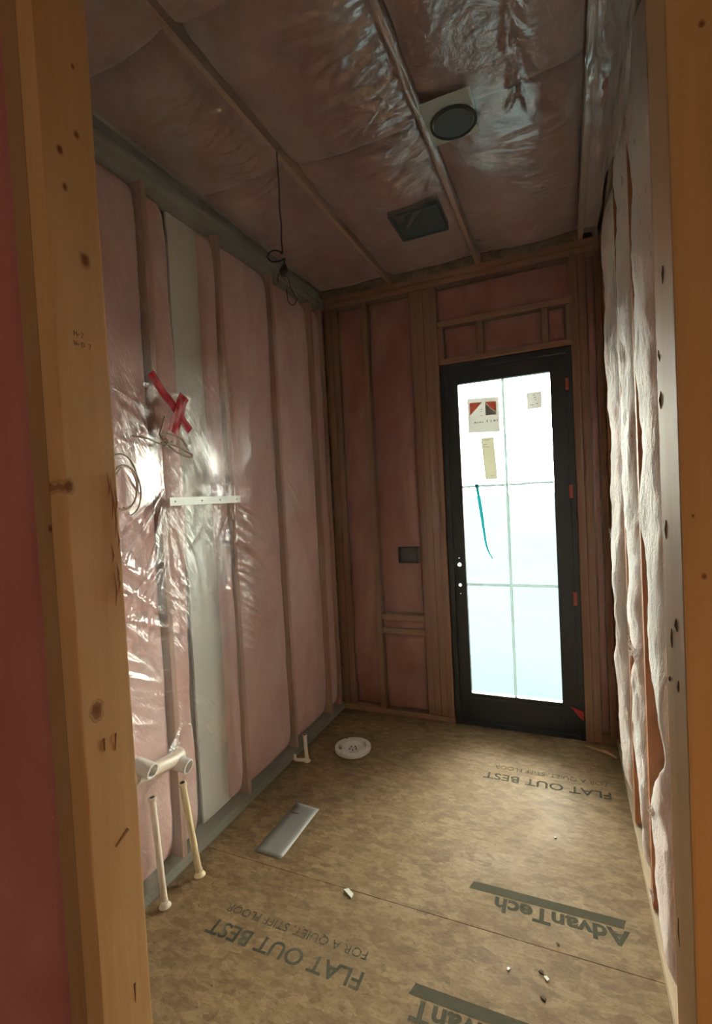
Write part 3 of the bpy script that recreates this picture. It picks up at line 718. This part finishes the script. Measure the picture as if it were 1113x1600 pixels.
c2 = tag(empty('cable_coil', (xc, 1.36, 1.71)), 'thin cable coil beside the left doorway post, lower than the red cross', 'cable')
for i, r in enumerate((.085, .066, .075)):
    ctrl = [(xc+.003*i, 1.352+.008*i+r*.85*math.cos(a), 1.705-.018*i+r*1.25*math.sin(a)) for a in np.linspace(-2.2+.4*i, 2.4, 12)]
    cable(ctrl, .0032, c2)
# white strap between two studs
sp = tag(empty('metal_strap', (XL+.035, 1.845, 1.62)), 'narrow pale metal strap nailed level between two studs on the left wall', 'strap')
bx('strap_plate', XL+.044, XL+.0465, 1.600, 2.092, 1.604, 1.640, M_strap, sp, .0008)
for y in (1.63, 1.80, 1.93, 2.06):
    bm = bmesh.new(); bmesh.ops.create_uvsphere(bm, u_segments=8, v_segments=5, radius=.004, matrix=Matrix.Translation((XL+.0475, y, 1.622)) @ Matrix.Diagonal((.4, 1, 1, 1))); obj('nail_head', bm, M_darkgrey, sp)

# drain pipe behind with two open stubs
dp = tag(empty('drain_pipe', (XL+.04, 1.5, .50)), 'off white drain pipe with two open round stubs poking from the left wall', 'pipe')
def stub_ring(name, c, axis, r, L, mat, parent, wall=.006):
    bm = bmesh.new(); lathe_pts(bm, [(r, -L), (r, 0), (r-.001, .001), (r-wall, .001), (r-wall, -L)], 28, c, axis, close=True); return obj(name, bm, mat, parent, smooth=False)
c1 = Vector((XL+.085, 1.382, .571)); cB = Vector((XL+.085, 1.572, .487))
bm = bmesh.new(); tube(bm, spline([(XL+.006, 1.20, .52), (XL+.016, 1.32, .545), (XL+.022, 1.44, .535), (XL+.022, 1.54, .52), (XL+.014, 1.60, .52)], 6), .030, 16); obj('cross_pipe', bm, M_pvc, dp, smooth=True)
for c in (c1, cB):
    ax = Vector((1, .10, -.22))
    stub_ring('pipe_stub', c, ax, .031, .085, M_pvcw, dp)
    bm = bmesh.new(); lathe_pts(bm, [(.001, -.055), (.0245, -.055), (.0245, -.057), (.001, -.057)], 20, c, ax, close=True); obj('pipe_plug', bm, M_pvc, dp)
# supply stubs
def supply(base, top, r, label, group=None, mat=M_pvc):
    b = Vector(base); t = Vector(top); ax = (t-b).normalized()
    e = tag(empty('supply_pipe', b), label, 'pipe')
    L = (t-b).length; bm = bmesh.new(); lathe_pts(bm, [(r, .0), (r, L-.002), (r-.0015, L), (r-.003, L), (r-.003, .02)], 20, b, ax); obj('pipe_tube', bm, mat, e, smooth=True)
    bm = bmesh.new(); lathe_pts(bm, [(.0005, L+.0005), (r-.003, L+.0005), (r-.003, L-.012), (.0005, L-.012)], 16, b, ax, close=True); obj('pipe_bore', bm, M_dark, e)
    bm = bmesh.new(); lathe_pts(bm, [(r+.003, L-.012), (r+.003, L+.001), (r-.003, L+.002), (r-.003, L-.012)], 20, b, ax, close=True); obj('end_cap', bm, mat, e)
    bm = bmesh.new(); lathe_pts(bm, [(r+.012, .001), (r+.010, .005), (r+.003, .012), (r+.001, .028), (r+.0005, .001)], 20, b, (0, 0, 1), close=True); obj('floor_collar', bm, mat, e, smooth=True)
    return e
supply((-1.535, 1.412, .0), (-1.545, 1.392, .455), .0125, 'thin beige capped pipe rising from the floor, nearest the left doorway post')
supply((-1.515, 1.590, .0), (-1.525, 1.535, .437), .0135, 'yellowish capped pipe rising from the floor, second from the left doorway post', mat=mat_plain('yellowed pipe plastic', (.74, .62, .38), .35, var=.05))
sp3 = supply((-1.515, 2.545, .0), (-1.520, 2.543, .165), .0115, 'short beige pipe stub at the left wall near the toilet flange')
bm = bmesh.new(); tube(bm, spline([(-1.515, 2.54, .012), (-1.545, 2.52, .014), (-1.58, 2.515, .018), (-1.592, 2.53, .035)], 6), .010, 10)
o = obj('pipe_elbow', bm, M_pvc, sp3, smooth=True)

# hanging cable from the ceiling
M_cblk = mat_plain('black cable', (.022, .010, .008), .4)
hc = tag(empty('hanging_cable', (-1.07, 1.825, ZC-.02)), 'thin black cable hanging from the ceiling with a loop and dark connector at its end', 'cable')
cx, cy = -1.07, 1.825
cable([(cx, cy, ZC+.0), (cx+.003, cy, 2.93), (cx-.002, cy+.003, 2.84), (cx+.004, cy, 2.77), (cx, cy, 2.71), (cx+.002, cy, 2.655), (cx-.01, cy+.004, 2.655)], .0030, hc, M_cblk)
cable([(cx+.002, cy, 2.655), (cx-.03, cy-.02, 2.662), (cx-.055, cy-.03, 2.640), (cx-.04, cy-.02, 2.617), (cx-.01, cy, 2.622), (cx+.012, cy, 2.625), (cx+.004, cy, 2.60)], .0030, hc, M_cblk)
bm = bmesh.new()
lathe_pts(bm, [(.001, .028), (.008, .026), (.016, .008), (.021, -.002), (.020, -.008), (.012, -.022), (.001, -.026)], 10, (cx+.004, cy, 2.578), (.1, .15, 1)); obj('wire_connector', bm, M_cblk, hc)
cable([(cx-.006, cy, 2.575), (cx-.024, cy-.004, 2.56), (cx-.026, cy-.004, 2.53)], .0016, hc, M_cblk, 'loose_wire')
cable([(cx+.006, cy, 2.560), (cx+.018, cy+.01, 2.53), (cx+.030, cy+.03, 2.50), (cx+.034, cy+.05, 2.478)], .0018, hc, M_wire, 'loose_wire')
cable([(cx+.006, cy, 2.555), (cx+.022, cy, 2.54), (cx+.03, cy+.01, 2.50), (cx+.048, cy+.02, 2.46), (cx+.03, cy+.02, 2.435), (cx+.012, cy+.01, 2.45), (cx+.012, cy, 2.50)], .0017, hc, M_cblk, 'loose_wire')

# ------------------------------------------------------------------ ceiling fittings behind the plastic
cz = ZC-.044
can = tag(empty('ceiling_can', (-.357, 1.95, cz)), 'round dark recessed light can with pale square mounting plate in the ceiling', 'ceiling light')
bm = bmesh.new(); lathe_pts(bm, [(.090, .0), (.084, -.004), (.080, .0), (.078, .10), (.001, .10), (.001, .102), (.082, .102), (.090, .002)], 36, (-.350, 1.958, cz), (0, 0, 1)); obj('can_housing', bm, M_darkgrey, can, smooth=False)
bm = bmesh.new(); lathe_pts(bm, [(.001, -.0), (.076, -.0), (.076, .003), (.001, .003)], 36, (-.350, 1.958, cz), (0, 0, 1), close=True); obj('can_cover', bm, M_darkgrey, can)
bx('mounting_plate', -.452, -.262, 1.815, 2.055, cz+.004, cz+.008, mat_plain('grey green plate', (.36, .40, .35), .6), can)
vt = tag(empty('exhaust_vent', (-.67, 2.58, cz)), 'dark rectangular exhaust fan opening in the ceiling nearer the back wall', 'vent')
vx0, vx1, vy0, vy1 = -.795, -.535, 2.44, 2.71
for a in ((vx0, vx1, vy0, vy0+.012), (vx0, vx1, vy1-.012, vy1), (vx0, vx0+.012, vy0+.012, vy1-.012), (vx1-.012, vx1, vy0+.012, vy1-.012)):
    bx('housing_flange', *a, cz-.002, cz+.06, M_darkgrey, vt)
bx('grille_backing', vx0+.012, vx1-.012, vy0+.012, vy1-.012, cz+.002, cz+.012, M_darkgrey, vt, 0)
pb = bx('light_box', -.262, -.118, 1.50, 1.90, ZC-.004, ZC+.03, mat_plain('pale grey box', (.62, .62, .58), .6)); tag(pb, 'pale grey duct panel in the ceiling beside the round can', 'duct')
# electrical box in the back wall
eb = tag(empty('electrical_box', (-1.03, YB-.03, 1.172)), 'small dark electrical box on the back wall left of the door', 'electrical box')
ex0, ex1, ez0, ez1 = -1.105, -.965, 1.118, 1.232
for a in ((ex0, ex1, ez0, ez0+.006), (ex0, ex1, ez1-.006, ez1), (ex0, ex0+.006, ez0+.006, ez1-.006), (ex1-.006, ex1, ez0+.006, ez1-.006)):
    bx('box_side', a[0], a[1], YB-.030, YB+.03, a[2], a[3], M_dark, eb, .001)
bx('box_back', ex0+.006, ex1-.006, YB+.0, YB+.008, ez0+.006, ez1-.006, M_dark, eb, 0)

# ------------------------------------------------------------------ things on the floor
fx, fy = -1.292, 2.742
tf = tag(empty('toilet_flange', (fx, fy, 0)), 'round white slotted toilet flange on the floor near the back left corner', 'toilet flange')
def arc_ring(bm, r0, r1, z0, z1, a0, a1, n=10):
    vs_ = []
    for i in range(n+1):
        a = a0+(a1-a0)*i/n
        vs_.append([bm.verts.new((fx+r*math.cos(a), fy+r*math.sin(a), z)) for r, z in ((r0, z0), (r1, z0), (r1, z1), (r0, z1))])
    for i in range(n):
        for k in range(4): bm.faces.new((vs_[i][k], vs_[i][(k+1) % 4], vs_[i+1][(k+1) % 4], vs_[i+1][k]))
    bm.faces.new(vs_[0]); bm.faces.new(vs_[-1][::-1])
bm = bmesh.new(); S = 1.05
arc_ring(bm, .085*S, .094*S, .0, .034, 0, 2*math.pi-.001, 48); arc_ring(bm, .060*S, .068*S, .0, .034, 0, 2*math.pi-.001, 40)
for q in range(4):
    a = q*math.pi/2+.25
    arc_ring(bm, .068*S, .085*S, .022, .034, a+.62, a+math.pi/2-.08, 10)
obj('slotted_rim', bm, M_pvcw, tf)
bm = bmesh.new()
for i in range(3): arc_ring(bm, .094*S, .108*S, .012, .032, i*2.0944+.3, (i+1)*2.0944+.16, 16)
obj('outer_ring', bm, M_pvcw, tf)
bm = bmesh.new(); lathe_pts(bm, [(.060*S, .030), (.050, .006), (.030, .004), (.010, .008), (.001, .008)], 32, (fx, fy, 0)); obj('knockout_cup', bm, M_pvcw, tf, smooth=True)
bm = bmesh.new()
for i in range(5):
    a = i*1.256; bmesh.ops.create_cone(bm, cap_ends=True, segments=8, radius1=.006, radius2=.005, depth=.006, matrix=Matrix.Translation((fx+.022*math.cos(a), fy+.022*math.sin(a), .018)))
obj('knockout_rib', bm, mat_plain('shadowed plastic', (.30, .24, .20), .6), tf)
# sheet metal scrap
bm = bmesh.new(); cs = [(-1.372, 1.792), (-1.226, 1.788), (-1.226, 2.155), (-1.368, 2.170)]; n = 16; rows = []
for i in range(n+1):
    t = i/n; a = Vector(cs[0]).lerp(Vector(cs[3]), t); b = Vector(cs[1]).lerp(Vector(cs[2]), t)
    rows.append([[bm.verts.new((*a.lerp(b, s), 0.0012+.0012*(math.sin(t*5+s*2)**2)*(.3+abs(s-.5))+k*.0007)) for s in (0, .25, .5, .75, 1)] for k in (0, 1)])
for i in range(n):
    for j in range(4):
        for k in (0, 1): bm.faces.new((rows[i][k][j], rows[i][k][j+1], rows[i+1][k][j+1], rows[i+1][k][j]))
    for j in (0, 4): bm.faces.new((rows[i][0][j], rows[i][1][j], rows[i+1][1][j], rows[i+1][0][j]))
for i in (0, n):
    for j in range(4): bm.faces.new((rows[i][0][j], rows[i][0][j+1], rows[i][1][j+1], rows[i][1][j]))
o = obj('sheet_metal_scrap', bm, M_metal, smooth=True); tag(o, 'flat grey rectangular metal strip lying on the floor near the left wall', 'metal scrap')

# stamped print on the subfloor (reads from the far side)
Xd, Yd = (-1, 0, 0), (0, -1, 0)
pz = .0004
def fl_text(body, x, y, size, width, mat, **kw): return text_on(body, size, (x, y, pz), Xd, Yd, mat, floor, width=width, **kw)
fl_text('FLAT OUT BEST', .165, 2.765, .085, .64, M_print, bold=.001)
fl_text('FOR A QUIET, STIFF FLOOR', .150, 2.855, .052, .58, M_print2)
fl_text('FLAT OUT BEST', -.672, 1.437, .088, .63, M_print, bold=.001)
fl_text('FOR A QUIET, STIFF FLOOR', -.690, 1.515, .050, .60, M_print2)
def bar(x0, x1, y0, y1, skew=0):
    bm = bmesh.new(); a = [bm.verts.new(p) for p in ((x0, y0, pz), (x1, y0, pz), (x1+skew, y1, pz), (x0+skew, y1, pz))]; b = [bm.verts.new((v.co.x, v.co.y, pz+.0003)) for v in a]
    bm.faces.new(a[::-1]); bm.faces.new(b)
    for i in range(4): bm.faces.new((a[i], a[(i+1) % 4], b[(i+1) % 4], b[i]))
    return obj('printed_bar', bm, M_print, floor)
fl_text('AdvanTech', .150, 1.902, .092, .465, M_print, bold=.0028)
bar(-.415, .135, 1.912, 1.953, .012)
fl_text('AdvanT', -.185, 1.415, .092, .320, M_print, bold=.0028)
bar(-.520, -.09, 1.425, 1.466, .012)
# scraps
M_chipd = mat_plain('dark wood crumb', (.10, .06, .03), .8); M_chipw = mat_plain('white crumb', (.80, .78, .72), .5)
def chip(x, y, l, w, rz, mat, label, name='wood_chip', h=.003, cat='debris', tilt=.1, group=None):
    bm = bmesh.new(); vs2 = box(bm, -l/2, l/2, -w/2, w/2, 0, h)
    for v_ in bm.verts: v_.co.x *= 1-.35*(v_.co.y > 0); v_.co.z += random.uniform(0, h*.4)
    bmesh.ops.transform(bm, matrix=Matrix.Rotation(tilt, 4, 'Y'), verts=bm.verts[:])
    mn = min(v_.co.z for v_ in bm.verts)
    for v_ in bm.verts: v_.co.z -= mn-.0002
    o = obj(name, bm, mat); o.location = (x, y, 0); o.rotation_euler.z = rz; tag(o, label, cat, group); return o
chip(-.862, 1.722, .052, .018, -.5, M_chipw, 'thin white sliver on the floor above the nearer left lettering', 'plastic_sliver', .004, tilt=.05)
chip(-.232, 1.617, .012, .008, 1.2, M_chipw, 'small pale chip right of the middle of the near floor')
chip(-.113, 1.627, .018, .010, -.8, M_chipw, 'pale angular chip beside dark crumbs at the near right of the floor')
chip(-.13, 1.645, .016, .010, -.4, M_chipd, 'dark wood crumb touching the pale angular chip')
chip(-.12, 1.559, .018, .009, -.6, M_chipd, 'dark wood crumb nearer the camera than the pale angular chip')
chip(-.08, 1.77, .014, .006, -.5, M_chipd, 'small dark crumb just in front of the large stamped word')
chip(-.144+.26, 1.52, .008, .007, .3, M_chipd, 'tiny dark crumb close to the right doorway post')
chip(-1.325, 2.085, .05, .004, .2, M_chipd, 'thin brown splinter beside the grey metal strip', 'wood_splinter', .002)
chip(-.10, 2.325, .012, .008, .3, M_chipw, 'tiny pale speck at the centre right of the floor')
chip(.115, 3.20, .15, .016, -.35, mat_wood('shim wood', (.55, .33, .18), (.4, .22, .12), axis='X'), 'long thin wood shim on the floor right of the door', 'wood_shim', .006, tilt=.04)
chip(.185, 3.165, .10, .014, -.75, mat_wood('shim wood pale', (.62, .42, .25), (.5, .3, .16), axis='X'), 'shorter pale wood shim in the back right corner of the floor', 'wood_shim', .005, tilt=.06)
# knots and scuffs in the subfloor
bm = bmesh.new(); rr = random.Random(5)
for k in range(70):
    x = rr.uniform(-1.45, .15); y = rr.uniform(1.15, 3.1); L = rr.uniform(.006, .03); a = rr.gauss(0, .5); w_ = rr.uniform(.001, .0035)
    c, s = math.cos(a)*L/2, math.sin(a)*L/2; n_ = Vector((-s, c, 0)).normalized()*w_
    p = [Vector((x-c, y-s, .0006)), Vector((x, y, .0006))+n_, Vector((x+c, y+s, .0006)), Vector((x, y, .0006))-n_]
    f = bm.faces.new([bm.verts.new(q) for q in p])
o = obj('dark_flake', bm, M_chipd, floor); o['kind'] = 'stuff'
